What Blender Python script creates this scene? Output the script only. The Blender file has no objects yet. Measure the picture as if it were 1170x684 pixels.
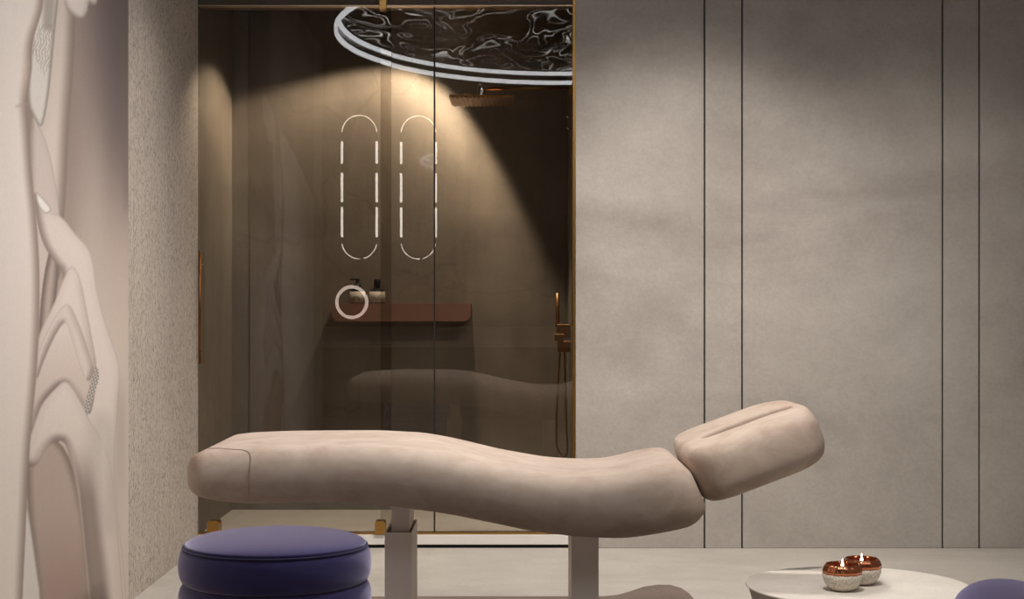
import bpy, bmesh, math, random
import numpy as np
from mathutils import Vector, Matrix
random.seed(7)
S = bpy.context.scene
COL = S.collection
PI = math.pi

# ------------------------------------------------------------------ camera, world, lights, exposure
F = 1800.0                       # focal length in pixels of the 1170 px wide frame
CAMZ = 1.1
HOR = 342.0
def P(px, py, Y):                # a pixel read at a known distance -> world point (used for measuring sizes)
    return Vector(((px-585.0)*Y/F, Y, CAMZ-(py-HOR)*Y/F))
cd = bpy.data.cameras.new('camera'); cam = bpy.data.objects.new('camera', cd); COL.objects.link(cam)
cam.location = (0, 0, CAMZ); cam.rotation_euler = (PI/2, 0, 0)
cd.sensor_width = 36; cd.lens = 36*F/1170; cd.clip_start = 0.05
S.camera = cam
S.view_settings.view_transform = 'Standard'; S.view_settings.look = 'None'
S.view_settings.gamma = 1; S.view_settings.use_curve_mapping = False
S.view_settings.exposure = 0.0
w = bpy.data.worlds.new('world'); S.world = w; w.use_nodes = True
w.node_tree.nodes['Background'].inputs[0].default_value = (0.9, 0.88, 0.86, 1)
w.node_tree.nodes['Background'].inputs[1].default_value = 0.05

def light(name, kind, loc, target, power, color=(1, .9, .8), size=.3, angle=60, blend=.5, size_y=None):
    l = bpy.data.lights.new(name, kind); l.energy = power; l.color = color
    if kind == 'SPOT':
        l.spot_size = math.radians(angle); l.spot_blend = blend; l.shadow_soft_size = size
    if kind == 'AREA':
        l.size = size
        if size_y: l.shape = 'RECTANGLE'; l.size_y = size_y
        l.spread = math.radians(angle)
    o = bpy.data.objects.new(name, l); COL.objects.link(o); o.location = loc
    o.rotation_euler = (Vector(target)-Vector(loc)).to_track_quat('-Z', 'Y').to_euler()
    return o
WARM = (1, .925, .865)
light('ceiling_spot_over_bed', 'SPOT', (.2, 5.55, 2.70), (.1, 5.35, 0), 180, WARM, .12, 132, 1.0)
light('ceiling_wall_washer', 'SPOT', (.72, 5.62, 2.70), (.72, 6.97, .60), 142, WARM, .10, 84, 1.0)
light('ceiling_wall_washer_right', 'SPOT', (1.75, 5.62, 2.70), (1.7, 6.97, .5), 50, WARM, .10, 80, 1.0)
light('ceiling_washer_left', 'SPOT', (-.85, 5.62, 2.70), (-1.2, 6.5, .2), 30, WARM, .10, 80, 1.0)
light('ceiling_spot_by_table', 'SPOT', (.56, 3.4, 2.70), (1.12, 4.7, .3), 150, WARM, .06, 36, .7)
light('ceiling_spot_left', 'SPOT', (.95, 4.15, 2.7), (-1.39, 5.0, .7), 200, (1, .97, .95), .12, 80, 1.0)
sd = light('shower_downlight', 'SPOT', (-.29, 7.46, 2.535), (-.29-.446, 7.46-.059, 1.535), 205, (1, .86, .69), .02, 98.6, .16)
light('ceiling_panel', 'AREA', (1.9, 2.2, 2.9), (1.9, 2.2, 0), 16, (1, .95, .91), 1.8, 170)
# the downlight's own beam: a bright outer ring, a weaker band inside it, then a soft core (as a photometric file would give)
sd.data.use_nodes = True; nt = sd.data.node_tree; em = nt.nodes['Emission']
tc = nt.nodes.new('ShaderNodeTexCoord'); sx_ = nt.nodes.new('ShaderNodeSeparateXYZ'); nt.links.new(tc.outputs['Normal'], sx_.inputs[0])
ab = nt.nodes.new('ShaderNodeMath'); ab.operation = 'ABSOLUTE'; nt.links.new(sx_.outputs['Z'], ab.inputs[0])
ac = nt.nodes.new('ShaderNodeMath'); ac.operation = 'ARCCOSINE'; nt.links.new(ab.outputs[0], ac.inputs[0])
dg = nt.nodes.new('ShaderNodeMath'); dg.operation = 'MULTIPLY'; dg.inputs[1].default_value = 1/(math.pi/3); nt.links.new(ac.outputs[0], dg.inputs[0])
rp = nt.nodes.new('ShaderNodeValToRGB'); nt.links.new(dg.outputs[0], rp.inputs[0]); e = rp.color_ramp.elements
BEAM = [(0, .50), (.25, .55), (.45, .60), (.56, .85), (.68, 1.25), (.82, .62)]
while len(e) < len(BEAM): e.new(.5)
for i, (p_, v_) in enumerate(BEAM): e[i].position = p_; e[i].color = (v_, v_, v_, 1)
nt.links.new(rp.outputs[0], em.inputs['Strength'])

# ------------------------------------------------------------------ material helpers
def srgb(r, g, b):
    f = lambda c: (c/255/12.92) if c/255 <= .04045 else ((c/255+.055)/1.055)**2.4
    return (f(r), f(g), f(b), 1)
def mat(name):
    m = bpy.data.materials.new(name); m.use_nodes = True
    nt = m.node_tree; return m, nt, nt.nodes['Principled BSDF']
def node(nt, t, **kw):
    n = nt.nodes.new(t)
    for k, v in kw.items():
        if hasattr(n, k): setattr(n, k, v)
        else: n.inputs[k].default_value = v
    return n
def coords(nt, scale=(1, 1, 1), loc=(0, 0, 0)):
    t = nt.nodes.new('ShaderNodeTexCoord'); m = nt.nodes.new('ShaderNodeMapping')
    nt.links.new(t.outputs['Object'], m.inputs[0]); m.inputs['Scale'].default_value = scale
    m.inputs['Location'].default_value = loc
    return m.outputs[0]
def noise(nt, vec, scale, detail=6, rough=.6, dist=0):
    n = nt.nodes.new('ShaderNodeTexNoise'); n.inputs['Scale'].default_value = scale
    n.inputs['Detail'].default_value = detail; n.inputs['Roughness'].default_value = rough
    n.inputs['Distortion'].default_value = dist
    nt.links.new(vec, n.inputs['Vector']); return n.outputs[0]
def ramp(nt, fac, stops):
    r = nt.nodes.new('ShaderNodeValToRGB'); nt.links.new(fac, r.inputs[0])
    e = r.color_ramp.elements
    while len(e) < len(stops): e.new(.5)
    for i, (p, c) in enumerate(stops):
        e[i].position = p; e[i].color = c
    return r.outputs[0]
def mixc(nt, fac, a, b, blend='MIX'):
    m = nt.nodes.new('ShaderNodeMix'); m.data_type = 'RGBA'; m.blend_type = blend
    for sock, v in ((m.inputs[0], fac), (m.inputs[6], a), (m.inputs[7], b)):
        if hasattr(v, 'links'): nt.links.new(v, sock)
        else: sock.default_value = v
    return m.outputs[2]
def bump(nt, bs, h, strength, dist=.01):
    b = nt.nodes.new('ShaderNodeBump'); b.inputs['Strength'].default_value = strength
    b.inputs['Distance'].default_value = dist
    nt.links.new(h, b.inputs['Height']); nt.links.new(b.outputs[0], bs.inputs['Normal'])
    return b

def simple(name, col, rough=.6, metal=0, sheen=0, emit=None, strength=0, coat=0, spec=None):
    m, nt, b = mat(name)
    b.inputs['Base Color'].default_value = col; b.inputs['Roughness'].default_value = rough
    b.inputs['Metallic'].default_value = metal
    if sheen:
        b.inputs['Sheen Weight'].default_value = sheen; b.inputs['Sheen Roughness'].default_value = .4
    if emit: b.inputs['Emission Color'].default_value = emit; b.inputs['Emission Strength'].default_value = strength
    if coat: b.inputs['Coat Weight'].default_value = coat
    if spec is not None: b.inputs['Specular IOR Level'].default_value = spec
    # a little procedural variation so nothing is perfectly flat
    v = coords(nt); n = noise(nt, v, 14, 5)
    c = ramp(nt, n, [(0, tuple(x*.93 for x in col[:3])+(1,)), (1, tuple(min(1, x*1.07) for x in col[:3])+(1,))])
    nt.links.new(c, b.inputs['Base Color'])
    return m

def concrete(name, dark, mid, lightc, scale=1.0, bmp=.15, rough=.75, cracks=False, streak=(1, 1, 1)):
    m, nt, b = mat(name)
    v = coords(nt, streak)
    big = noise(nt, v, 1.1*scale, 8, .62, .35)
    fine = noise(nt, coords(nt), 75*scale, 4, .7)
    midn = noise(nt, coords(nt, (1, 1, 1), (3, 1, 5)), 6*scale, 7, .65)
    c = ramp(nt, big, [(.28, dark), (.5, mid), (.72, lightc)])
    g = ramp(nt, midn, [(.3, (.86, .86, .86, 1)), (.7, (1.0, 1.0, 1.0, 1))])
    c = mixc(nt, .8, c, g, 'MULTIPLY')
    g2 = ramp(nt, fine, [(.3, (.84, .84, .84, 1)), (.65, (1, 1, 1, 1))])
    c = mixc(nt, .7, c, g2, 'MULTIPLY')
    if cracks:
        vv = coords(nt, (1, 1, 1), (.55, 0, .15))
        dn = nt.nodes.new('ShaderNodeTexNoise'); dn.inputs['Scale'].default_value = 2.5; dn.inputs['Detail'].default_value = 8
        nt.links.new(vv, dn.inputs['Vector'])
        mv = nt.nodes.new('ShaderNodeMix'); mv.data_type = 'RGBA'; mv.inputs[0].default_value = .35
        nt.links.new(vv, mv.inputs[6]); nt.links.new(dn.outputs[1], mv.inputs[7])
        vo = nt.nodes.new('ShaderNodeTexVoronoi'); vo.feature = 'DISTANCE_TO_EDGE'; vo.inputs['Scale'].default_value = 1.15
        nt.links.new(mv.outputs[2], vo.inputs['Vector'])
        k = ramp(nt, vo.outputs['Distance'], [(0, (.7, .66, .62, 1)), (.007, (1, 1, 1, 1))])
        c = mixc(nt, .5, c, k, 'MULTIPLY')
        sv = coords(nt, (3.2, 3.2, .25))
        s = noise(nt, sv, 1.6, 5, .6, .6)
        k2 = ramp(nt, s, [(.35, (.78, .76, .73, 1)), (.6, (1, 1, 1, 1))])
        c = mixc(nt, .7, c, k2, 'MULTIPLY')
    nt.links.new(c, b.inputs['Base Color'])
    b.inputs['Roughness'].default_value = rough
    b.inputs['Specular IOR Level'].default_value = .3
    bump(nt, b, fine, bmp, .004)
    return m

M = {}
M['wall'] = concrete('concrete_panel', srgb(150, 142, 134), srgb(177, 170, 162), srgb(190, 184, 176), .9, .3, streak=(.7, 1, 1.6))
M['header'] = concrete('dark_concrete', srgb(90, 80, 70), srgb(104, 92, 82), srgb(118, 105, 94), 1, .2)
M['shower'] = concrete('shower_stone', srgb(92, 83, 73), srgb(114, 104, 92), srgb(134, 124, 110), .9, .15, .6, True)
M['floor'] = concrete('floor_screed', srgb(170, 163, 153), srgb(186, 180, 170), srgb(197, 191, 182), .8, .12, .6, streak=(1, 1.6, 1))
M['ceiling'] = simple('ceiling_paint', srgb(120, 108, 98), .9)
M['backing'] = simple('seam_backing', srgb(22, 18, 15), .9)
M['rear'] = concrete('rear_wall_plaster', srgb(105, 93, 82), srgb(120, 108, 96), srgb(132, 119, 106), 1, .2)
M['gold'] = simple('brushed_gold', srgb(178, 138, 78), .3, 1)
M['darkgold'] = simple('dark_bronze', srgb(130, 86, 44), .35, 1)
M['champ'] = simple('champagne_metal', srgb(205, 185, 160), .35, 1)
M['copper'] = simple('rose_copper', srgb(140, 104, 66), .38, 1)
M['chrome'] = simple('chrome', srgb(220, 220, 220), .12, 1)
M['white'] = simple('white_tray', srgb(225, 222, 216), .4)
M['black'] = simple('black_plastic', srgb(14, 12, 12), .35)
M['label'] = simple('paper_label', srgb(176, 168, 152), .7)
M['shelf'] = simple('terracotta_shelf', srgb(118, 84, 69), .6)
M['post'] = simple('champagne_post', srgb(242, 233, 224), .5, 0)
M['postdark'] = simple('post_recess', srgb(70, 60, 52), .6, .2)
M['sheet'] = concrete('taupe_sheet', srgb(118, 103, 94), srgb(128, 113, 103), srgb(138, 122, 112), 3, .8, .95)
M['table'] = concrete('table_stone', srgb(216, 208, 196), srgb(226, 219, 208), srgb(234, 228, 218), 2, .08, .55)
M['wax'] = simple('candle_wax', srgb(120, 50, 28), .35)
M['seal'] = simple('glass_seal', srgb(16, 14, 12), .6)
M['mirror'] = simple('mirror_glass', srgb(150, 150, 150), .04, 1)
M['led'] = simple('led_strip', (1, 1, 1, 1), .5, emit=(.93, .95, 1, 1), strength=6.5)
M['ledwarm'] = simple('led_strip_warm', (1, 1, 1, 1), .5, emit=(1, .95, .86, 1), strength=9)
M['ledpink'] = simple('led_ring_blush', (1, 1, 1, 1), .5, emit=(1, .80, .70, 1), strength=6)
M['counter'] = simple('vanity_stone', srgb(200, 190, 176), .4)
M['lacquer'] = simple('dark_lacquer', srgb(28, 25, 24), .2)
M['flame'] = simple('flame', (1, 1, 1, 1), .5, emit=(1, .9, .66, 1), strength=9)

def velvet(name, dark, lightc, sheen=.4, tint=(1, .95, .9, 1), sc=9, bmp=.12):
    m, nt, b = mat(name)
    n = noise(nt, coords(nt, (1, 1, 1.6)), sc, 8, .68, .5)
    f = noise(nt, coords(nt), 320, 2, .6)
    c = ramp(nt, n, [(.3, dark), (.62, lightc)])
    nt.links.new(c, b.inputs['Base Color'])
    b.inputs['Roughness'].default_value = .85; b.inputs['Specular IOR Level'].default_value = .2
    b.inputs['Sheen Weight'].default_value = sheen; b.inputs['Sheen Roughness'].default_value = .45
    b.inputs['Sheen Tint'].default_value = tint
    bump(nt, b, f, bmp, .002)
    return m
M['suede'] = velvet('beige_suede', srgb(168, 148, 133), srgb(188, 172, 158), .04)
M['purple'] = velvet('purple_velvet', srgb(44, 39, 84), srgb(55, 49, 100), 1.0, (.80, .75, 1, 1), 4)
M['piping'] = velvet('dark_piping', srgb(36, 30, 60), srgb(46, 40, 74), .3, (.7, .7, 1, 1))
M['thread'] = simple('seam_thread', srgb(140, 118, 102), .8)

def glass_mat(name, tint):
    m = bpy.data.materials.new(name); m.use_nodes = True; nt = m.node_tree
    for n in list(nt.nodes): nt.nodes.remove(n)
    out = nt.nodes.new('ShaderNodeOutputMaterial'); tr = nt.nodes.new('ShaderNodeBsdfTransparent')
    gl = nt.nodes.new('ShaderNodeBsdfGlossy'); mx = nt.nodes.new('ShaderNodeMixShader')
    fr = nt.nodes.new('ShaderNodeFresnel'); ge = nt.nodes.new('ShaderNodeNewGeometry')
    mr = nt.nodes.new('ShaderNodeMapRange'); mr.inputs['To Min'].default_value = 1.5; mr.inputs['To Max'].default_value = 1/1.5
    nt.links.new(ge.outputs['Backfacing'], mr.inputs['Value']); nt.links.new(mr.outputs[0], fr.inputs['IOR'])
    tr.inputs[0].default_value = tint; gl.inputs['Roughness'].default_value = .0
    gl.inputs[0].default_value = (1, 1, 1, 1)
    nt.links.new(fr.outputs[0], mx.inputs[0]); nt.links.new(tr.outputs[0], mx.inputs[1]); nt.links.new(gl.outputs[0], mx.inputs[2])
    nt.links.new(mx.outputs[0], out.inputs[0]); return m
M['glass'] = glass_mat('bronze_glass', (.84, .82, .79, 1))

# ------------------------------------------------------------------ object helpers
def link(name, me, m=None, parent=None, smooth=False):
    o = bpy.data.objects.new(name, me); COL.objects.link(o)
    if m: me.materials.append(m)
    if parent: o.parent = parent
    if smooth:
        for p in me.polygons: p.use_smooth = True
    return o
def obj(name, bm, m, parent=None, smooth=False):
    bmesh.ops.recalc_face_normals(bm, faces=bm.faces)
    me = bpy.data.meshes.new(name); bm.to_mesh(me); bm.free()
    return link(name, me, m, parent, smooth)
def tag(o, label, cat, group=None, kind=None):
    o['label'] = label; o['category'] = cat
    if group: o['group'] = group
    if kind: o['kind'] = kind
    return o
def struct(o): o['kind'] = 'structure'; return o
def thing(name, label, cat, loc=(0, 0, 0), rotz=0, group=None):
    o = bpy.data.objects.new(name, None); COL.objects.link(o); o.empty_display_size = .1
    o.location = loc; o.rotation_euler = (0, 0, rotz); tag(o, label, cat, group); return o
def box(bm, x0, x1, y0, y1, z0, z1, bev=0, seg=2):
    r = bmesh.ops.create_cube(bm, size=1)
    vs = r['verts']
    for v in vs:
        v.co = Vector(((x0+x1)/2+v.co.x*(x1-x0), (y0+y1)/2+v.co.y*(y1-y0), (z0+z1)/2+v.co.z*(z1-z0)))
    if bev:
        es = list({e for v in vs for e in v.link_edges})
        bmesh.ops.bevel(bm, geom=es, offset=bev, segments=seg, affect='EDGES', profile=.5)
    return bm
def bx(*a, **k): return box(bmesh.new(), *a, **k)
def lathe(bm, prof, n=48, c=(0, 0, 0), cap=True):
    rings = []
    for r, z in prof:
        rings.append([bm.verts.new((c[0]+r*math.cos(2*PI*i/n), c[1]+r*math.sin(2*PI*i/n), c[2]+z)) for i in range(n)])
    for a, b in zip(rings, rings[1:]):
        for i in range(n): bm.faces.new((a[i], a[(i+1) % n], b[(i+1) % n], b[i]))
    if cap:
        bm.faces.new(rings[0][::-1]); bm.faces.new(rings[-1])
    return bm
def tube(bm, pts, r, n=10, closed=False, ry=None):
    pts = [Vector(p) for p in pts]; N = len(pts); rings = []
    up = Vector((0, 0, 1)); prev = None
    for i, p in enumerate(pts):
        if closed: t = pts[(i+1) % N]-pts[i-1]
        else: t = pts[min(i+1, N-1)]-pts[max(i-1, 0)]
        t.normalize()
        if prev is None:
            a = t.cross(up)
            if a.length < 1e-3: a = t.cross(Vector((0, 1, 0)))
        else: a = prev-t*prev.dot(t)
        a.normalize(); b = t.cross(a); prev = a
        rr = r[i] if isinstance(r, (list, tuple)) else r
        rings.append([bm.verts.new(p+a*rr*math.cos(2*PI*k/n)+b*(ry or rr)*math.sin(2*PI*k/n)) for k in range(n)])
    rng = range(N) if closed else range(N-1)
    for i in rng:
        A, B = rings[i], rings[(i+1) % N]
        for k in range(n): bm.faces.new((A[k], A[(k+1) % n], B[(k+1) % n], B[k]))
    if not closed: bm.faces.new(rings[0][::-1]); bm.faces.new(rings[-1])
    return bm
def sm(o, ang=40):
    for p in o.data.polygons: p.use_smooth = True
    try: o.data.set_sharp_from_angle(angle=math.radians(ang))
    except Exception: pass
    return o

# ------------------------------------------------------------------ the setting
D = F*CAMZ/284.0           # distance of the panelled wall (about 7 m)
K = F/D                    # pixels per metre on it
DB = 7.82                  # back of the shower
XL = -(585-226)/K; XR = (656-585)/K
H = 2.95; XW = 3.0; XA = -2.7; YR = -.6
fx = lambda px: (px-585)/K
fz = lambda py: CAMZ-(py-HOR)/K

bm = bmesh.new(); box(bm, XA-.1, XW+.1, YR-.1, D, -.1, 0); box(bm, XL-.1, XR+.02, D, DB+.1, -.1, 0)
struct(obj('floor', bm, M['floor']))
struct(obj('ceiling', bx(XA-.1, XW+.1, YR-.1, DB+.1, H, H+.1), M['ceiling']))
# panelled wall: pieces with real joints of 5 mm between them over a dark backing
seams = [fx(805), fx(848), fx(1077), fx(1119)]
edges = [XR+.004]+seams+[XW]
bm = bmesh.new(); g = .0035
for i in range(len(edges)-1):
    box(bm, edges[i]+(g if i else 0), edges[i+1]-(g if i < len(edges)-2 else 0), D, D+.02, 0, H, .0015, 1)
o = struct(obj('wall_back', bm, M['wall']))
bm = bx(XR+.02, XW+.1, D+.02, D+.12, -.02, H)
obj('joint_backing', bm, M['backing'], o)
# header over the shower opening, jointed at the glass seal
bm = bmesh.new(); sx = fx(496)
box(bm, XL, sx-.003, D+.03, D+.12, fz(6), H); box(bm, sx+.003, XR, D+.03, D+.12, fz(6), H); box(bm, XL, XR, D+.1, D+.14, fz(6)+.01, H)
struct(obj('wall_header', bm, M['header']))
# left wall, shower recess
def streak_plaster():
    m, nt, b = mat('combed_plaster')
    v = coords(nt, (1, .8, .42)); n1 = noise(nt, v, 150, 3, .7, .3)
    v2 = coords(nt, (1, 1, .02)); n2 = noise(nt, v2, 60, 3, .6)
    n3 = noise(nt, coords(nt), 2, 5, .6)
    c = ramp(nt, n1, [(.30, srgb(112, 98, 88)), (.47, srgb(187, 175, 162)), (.7, srgb(206, 195, 182))])
    c = mixc(nt, .5, c, ramp(nt, n2, [(.35, (.8, .8, .8, 1)), (.65, (1, 1, 1, 1))]), 'MULTIPLY')
    c = mixc(nt, .5, c, ramp(nt, n3, [(.35, (.85, .85, .85, 1)), (.65, (1, 1, 1, 1))]), 'MULTIPLY')
    nt.links.new(c, b.inputs['Base Color']); b.inputs['Roughness'].default_value = .85
    ad = nt.nodes.new('ShaderNodeMath'); ad.operation = 'ADD'
    nt.links.new(n1, ad.inputs[0]); nt.links.new(n2, ad.inputs[1])
    bump(nt, b, ad.outputs[0], .8, .008)
    return m
M['combed'] = streak_plaster()
YL = 2.4
struct(obj('wall_left', bx(XL-.1, XL, YL, D+.002, 0, H), M['combed']))
struct(obj('wall_left_return', bx(XA, XL-.1, YL, YL+.1, 0, H), M['rear']))
struct(obj('wall_left_rear', bx(XA-.1, XA, YR-.1, YL+.1, 0, H), M['rear']))
struct(obj('wall_rear', bx(XA-.1, XW+.1, YR-.1, YR, 0, H), M['rear']))
struct(obj('wall_right', bx(XW, XW+.1, YR-.1, D+.1, 0, H), M['wall']))
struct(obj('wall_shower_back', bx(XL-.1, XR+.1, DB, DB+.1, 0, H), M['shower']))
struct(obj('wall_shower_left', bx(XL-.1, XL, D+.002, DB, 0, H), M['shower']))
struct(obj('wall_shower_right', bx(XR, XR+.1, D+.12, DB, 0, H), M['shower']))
struct(obj('wall_jamb', bx(XR, XR+.02, D+.0205, D+.12, 0, H), M['wall']))
# shower tray: white step with a dark shadow gap
bm = bmesh.new(); box(bm, XL, XR, D, D+.07, fz(622), fz(610.6), .002, 1)
o = struct(obj('shower_tray', bm, M['white']))
obj('tray_gap', bx(XL, XR, D+.012, D+.05, 0, fz(622)), M['backing'], o)
obj('tray_floor', bx(XL, XR, D+.07, DB, 0, fz(610.6)-.003), M['floor'], o)

# ------------------------------------------------------------------ mural of hands on the left wall (a flat print)
def lin(a):
    a = np.clip(a/255.0, 0, 1); return np.where(a <= .04045, a/12.92, ((a+.055)/1.055)**2.4)
def sdist(px, py, poly):
    poly = np.array(poly, float); inside = np.zeros(px.shape, bool); dmin = np.full(px.shape, 1e9)
    n = len(poly)
    for i in range(n):
        x0, y0 = poly[i]; x1, y1 = poly[(i+1) % n]
        c = (y0 > py) != (y1 > py)
        inside ^= c & (px < (x1-x0)*(py-y0)/((y1-y0) if y1 != y0 else 1e-9)+x0)
        dx, dy = x1-x0, y1-y0; t = np.clip(((px-x0)*dx+(py-y0)*dy)/(dx*dx+dy*dy+1e-9), 0, 1)
        d = np.hypot(px-x0-t*dx, py-y0-t*dy); dmin = np.minimum(dmin, d)
    return np.where(inside, dmin, -dmin)
def smooth_poly(p, it=2):
    p = [tuple(map(float, q)) for q in p]
    for _ in range(it):
        q = []
        for i in range(len(p)):
            a, b = p[i], p[(i+1) % len(p)]
            q += [(a[0]*.75+b[0]*.25, a[1]*.75+b[1]*.25), (a[0]*.25+b[0]*.75, a[1]*.25+b[1]*.75)]
        p = q
    return p
def paint(px, py):
    sh = px.shape
    img = np.zeros(sh+(3,))
    ss = lambda x, a, b: np.clip((x-a)/(b-a), 0, 1)**2*(3-2*np.clip((x-a)/(b-a), 0, 1))
    def blend(m, c):
        nonlocal img
        img = img*(1-m[..., None])+np.asarray(c, float)*m[..., None] if np.ndim(c) == 1 else img*(1-m[..., None])+c*m[..., None]
    def grad(t, a, b): return np.asarray(a, float)*(1-t[..., None])+np.asarray(b, float)*t[..., None]
    # background skin of the far arm
    img = grad(ss(py, 120, 420), (150, 134, 126), (196, 181, 169))
    t = ss(px-(py-60)*.10, 76, 132)*(1-ss(py, 120, 300)); blend(t*.75, (100, 90, 88))
    t = ss(px, 132, 142)*ss(py, 100, 160)*(1-ss(py, 210, 260)); blend(t*.5, (120, 106, 104))
    t = (1-ss(px, 72, 92))*(1-ss(py, 330, 420)); blend(t*.4, (140, 124, 114))
    t = ss(py, 60, 260)*(1-ss(np.abs(px-104), 0, 22))*(1-ss(py, 330, 420)); blend(t*.35, (188, 176, 165))
    # each layer: polygon, base colour, edge colour, edge width, edge direction (light comes from), softness
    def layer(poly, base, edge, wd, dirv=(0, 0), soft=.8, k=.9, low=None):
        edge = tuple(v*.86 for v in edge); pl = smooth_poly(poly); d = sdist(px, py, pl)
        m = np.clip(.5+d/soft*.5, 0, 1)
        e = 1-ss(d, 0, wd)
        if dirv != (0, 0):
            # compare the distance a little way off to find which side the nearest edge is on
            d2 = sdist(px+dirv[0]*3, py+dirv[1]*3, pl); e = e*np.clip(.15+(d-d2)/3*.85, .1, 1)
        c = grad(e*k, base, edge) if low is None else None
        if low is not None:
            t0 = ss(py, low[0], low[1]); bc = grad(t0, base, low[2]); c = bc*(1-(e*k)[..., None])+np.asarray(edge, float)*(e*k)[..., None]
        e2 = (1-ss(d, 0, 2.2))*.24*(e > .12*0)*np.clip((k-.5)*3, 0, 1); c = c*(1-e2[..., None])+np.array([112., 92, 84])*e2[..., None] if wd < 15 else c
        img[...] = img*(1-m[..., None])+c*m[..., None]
    layer([(60, -60), (85, -60), (82, 30), (79, 90), (74, 150), (72, 210), (68, 262), (66, 330), (20, 330), (30, 150), (42, 148)],
          (200, 186, 175), (150, 132, 122), 16, (1, 0), low=(0, 300, (206, 193, 183)))
    layer([(36, -20), (64, -20), (60, 20), (56, 60), (52, 105), (44, 150), (34, 135), (26, 116), (29, 70), (33, 30)], (207, 199, 190), (170, 158, 148), 5)
    # hair strands in the gap
    g_ = sdist(px, py, [(40, 28), (58, 26), (54, 75), (46, 90), (31, 58)]); st = np.sin(px*1.9+np.sin(py*.35)*3+py*.5)
    blend(np.clip(g_/2, 0, 1)*(st > .45)*.45, (120, 108, 98))
    g_ = sdist(px, py, [(44, -20), (62, -20), (58, 40), (42, 34)]); blend(np.clip(g_/5, 0, 1)*.7, (150, 138, 130))
    # hand at the very top
    layer([(62, -60), (110, -60), (108, 2), (104, 8), (97, 3), (96, 14), (90, 24), (80, 20), (68, 6)], (212, 200, 192), (158, 140, 132), 7, (0, 1))
    # far forearm below the gap
    layer([(26, 120), (44, 150), (54, 180), (66, 250), (58, 300), (60, 470), (36, 520), (30, 300)], (198, 184, 175), (168, 150, 140), 10, (-1, 0))
    layer([(56, 268), (64, 262), (62, 330), (48, 420), (38, 430), (42, 330)], (176, 160, 150), (130, 114, 106), 8)
    # lower shade between the arms
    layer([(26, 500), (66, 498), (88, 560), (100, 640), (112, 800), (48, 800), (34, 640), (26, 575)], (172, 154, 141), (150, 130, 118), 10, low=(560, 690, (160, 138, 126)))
    layer([(25, 566), (31, 600), (48, 720), (16, 720), (20, 620)], (205, 196, 186), (186, 175, 165), 3)
    # hand with the nail, running down to the wrist
    layer([(34, 214), (40, 232), (50, 242), (66, 246), (82, 268), (97, 282), (103, 300), (106, 330), (116, 368), (126, 396), (134, 420), (131, 470), (126, 520),
           (130, 580), (137, 640), (150, 800), (112, 800), (96, 684), (91, 620), (90, 570), (86, 545), (82, 510), (72, 480), (66, 380), (70, 312), (58, 300), (44, 278), (37, 250)],
          (212, 199, 190), (160, 142, 132), 11, (-1, .55), low=(380, 640, (206, 195, 182)))
    t = ss(py, 420, 470)*(1-ss(np.abs(px-134), 1, 10))*(1-ss(py, 500, 600)); blend(t*.4, (160, 144, 132))
    layer([(36, 219), (41, 222), (52, 234), (55, 240), (49, 245), (42, 240), (37, 230)], (228, 222, 214), (205, 194, 186), 3)
    # middle finger
    layer([(78, 300), (88, 318), (94, 350), (101, 385), (108, 425), (100, 478), (92, 465), (80, 448), (70, 436), (54, 448), (40, 466), (31, 500), (26, 480), (32, 440), (37, 392), (44, 372), (58, 346), (68, 318)],
          (214, 201, 192), (140, 122, 112), 10, (.3, 1), low=(330, 470, (198, 182, 171)))
    layer([(74, 345), (82, 360), (92, 385), (100, 410), (104, 424), (96, 440), (84, 410), (76, 380), (70, 366), (60, 380), (46, 410), (36, 440), (38, 405), (50, 375), (64, 352)],
          (210, 196, 187), (150, 132, 122), 9, (.8, 1), k=.7)
    # little finger
    layer([(70, 433), (80, 444), (90, 462), (98, 480), (112, 500), (124, 530), (128, 580), (134, 640), (146, 800), (112, 800), (96, 684), (91, 620), (84, 560), (76, 524), (70, 505), (62, 503), (54, 506), (46, 516), (38, 531), (30, 534), (22, 526), (22, 512), (30, 498), (38, 474), (44, 460), (58, 444)],
          (212, 200, 190), (140, 120, 110), 12, (-.2, 1), low=(430, 560, (204, 190, 178)))
    layer([(104, 486), (114, 474), (126, 500), (126, 560), (122, 610), (112, 590), (104, 560), (101, 520)], (209, 197, 186), (208, 196, 185), 20, soft=16)
    hand = np.clip(sdist(px, py, [(76, 505), (86, 560), (92, 620), (98, 684), (114, 800), (150, 800), (138, 640), (130, 560), (120, 505)])/2, 0, 1)
    t = hand*ss(py, 500, 575)*(1-ss(np.abs(px-(93+(py-560)*.13)), 5, 19)); blend(t*.66, (118, 101, 94))
    # big near arm
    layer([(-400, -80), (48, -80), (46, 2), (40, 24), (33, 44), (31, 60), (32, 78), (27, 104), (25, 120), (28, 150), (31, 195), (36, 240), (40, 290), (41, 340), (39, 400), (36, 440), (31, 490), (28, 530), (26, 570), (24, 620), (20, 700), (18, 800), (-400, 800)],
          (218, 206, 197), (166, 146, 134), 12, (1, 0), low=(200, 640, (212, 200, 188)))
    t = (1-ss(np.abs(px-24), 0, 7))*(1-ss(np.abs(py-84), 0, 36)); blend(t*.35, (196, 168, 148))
    t = 1-ss(np.abs(sdist(px, py, [(26, 120), (14, 122), (14, 121), (26, 118)])), 0, 2.5); blend(t*.4, (168, 146, 134))
    # jewelled ring
    d = sdist(px, py, smooth_poly([(105, 417), (110, 424), (108, 438), (100, 458), (97, 476), (92, 470), (94, 456), (99, 440)], 1))
    m_ = np.clip(.5+d, 0, 1); sp = np.sin(px*1.7+py*.6)*np.sin(py*1.15-px*.4)
    img = img*(1-m_[..., None])+((160+70*sp)[..., None]*np.array([1, .95, .9]))*m_[..., None]
    # print grain
    return img
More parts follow.
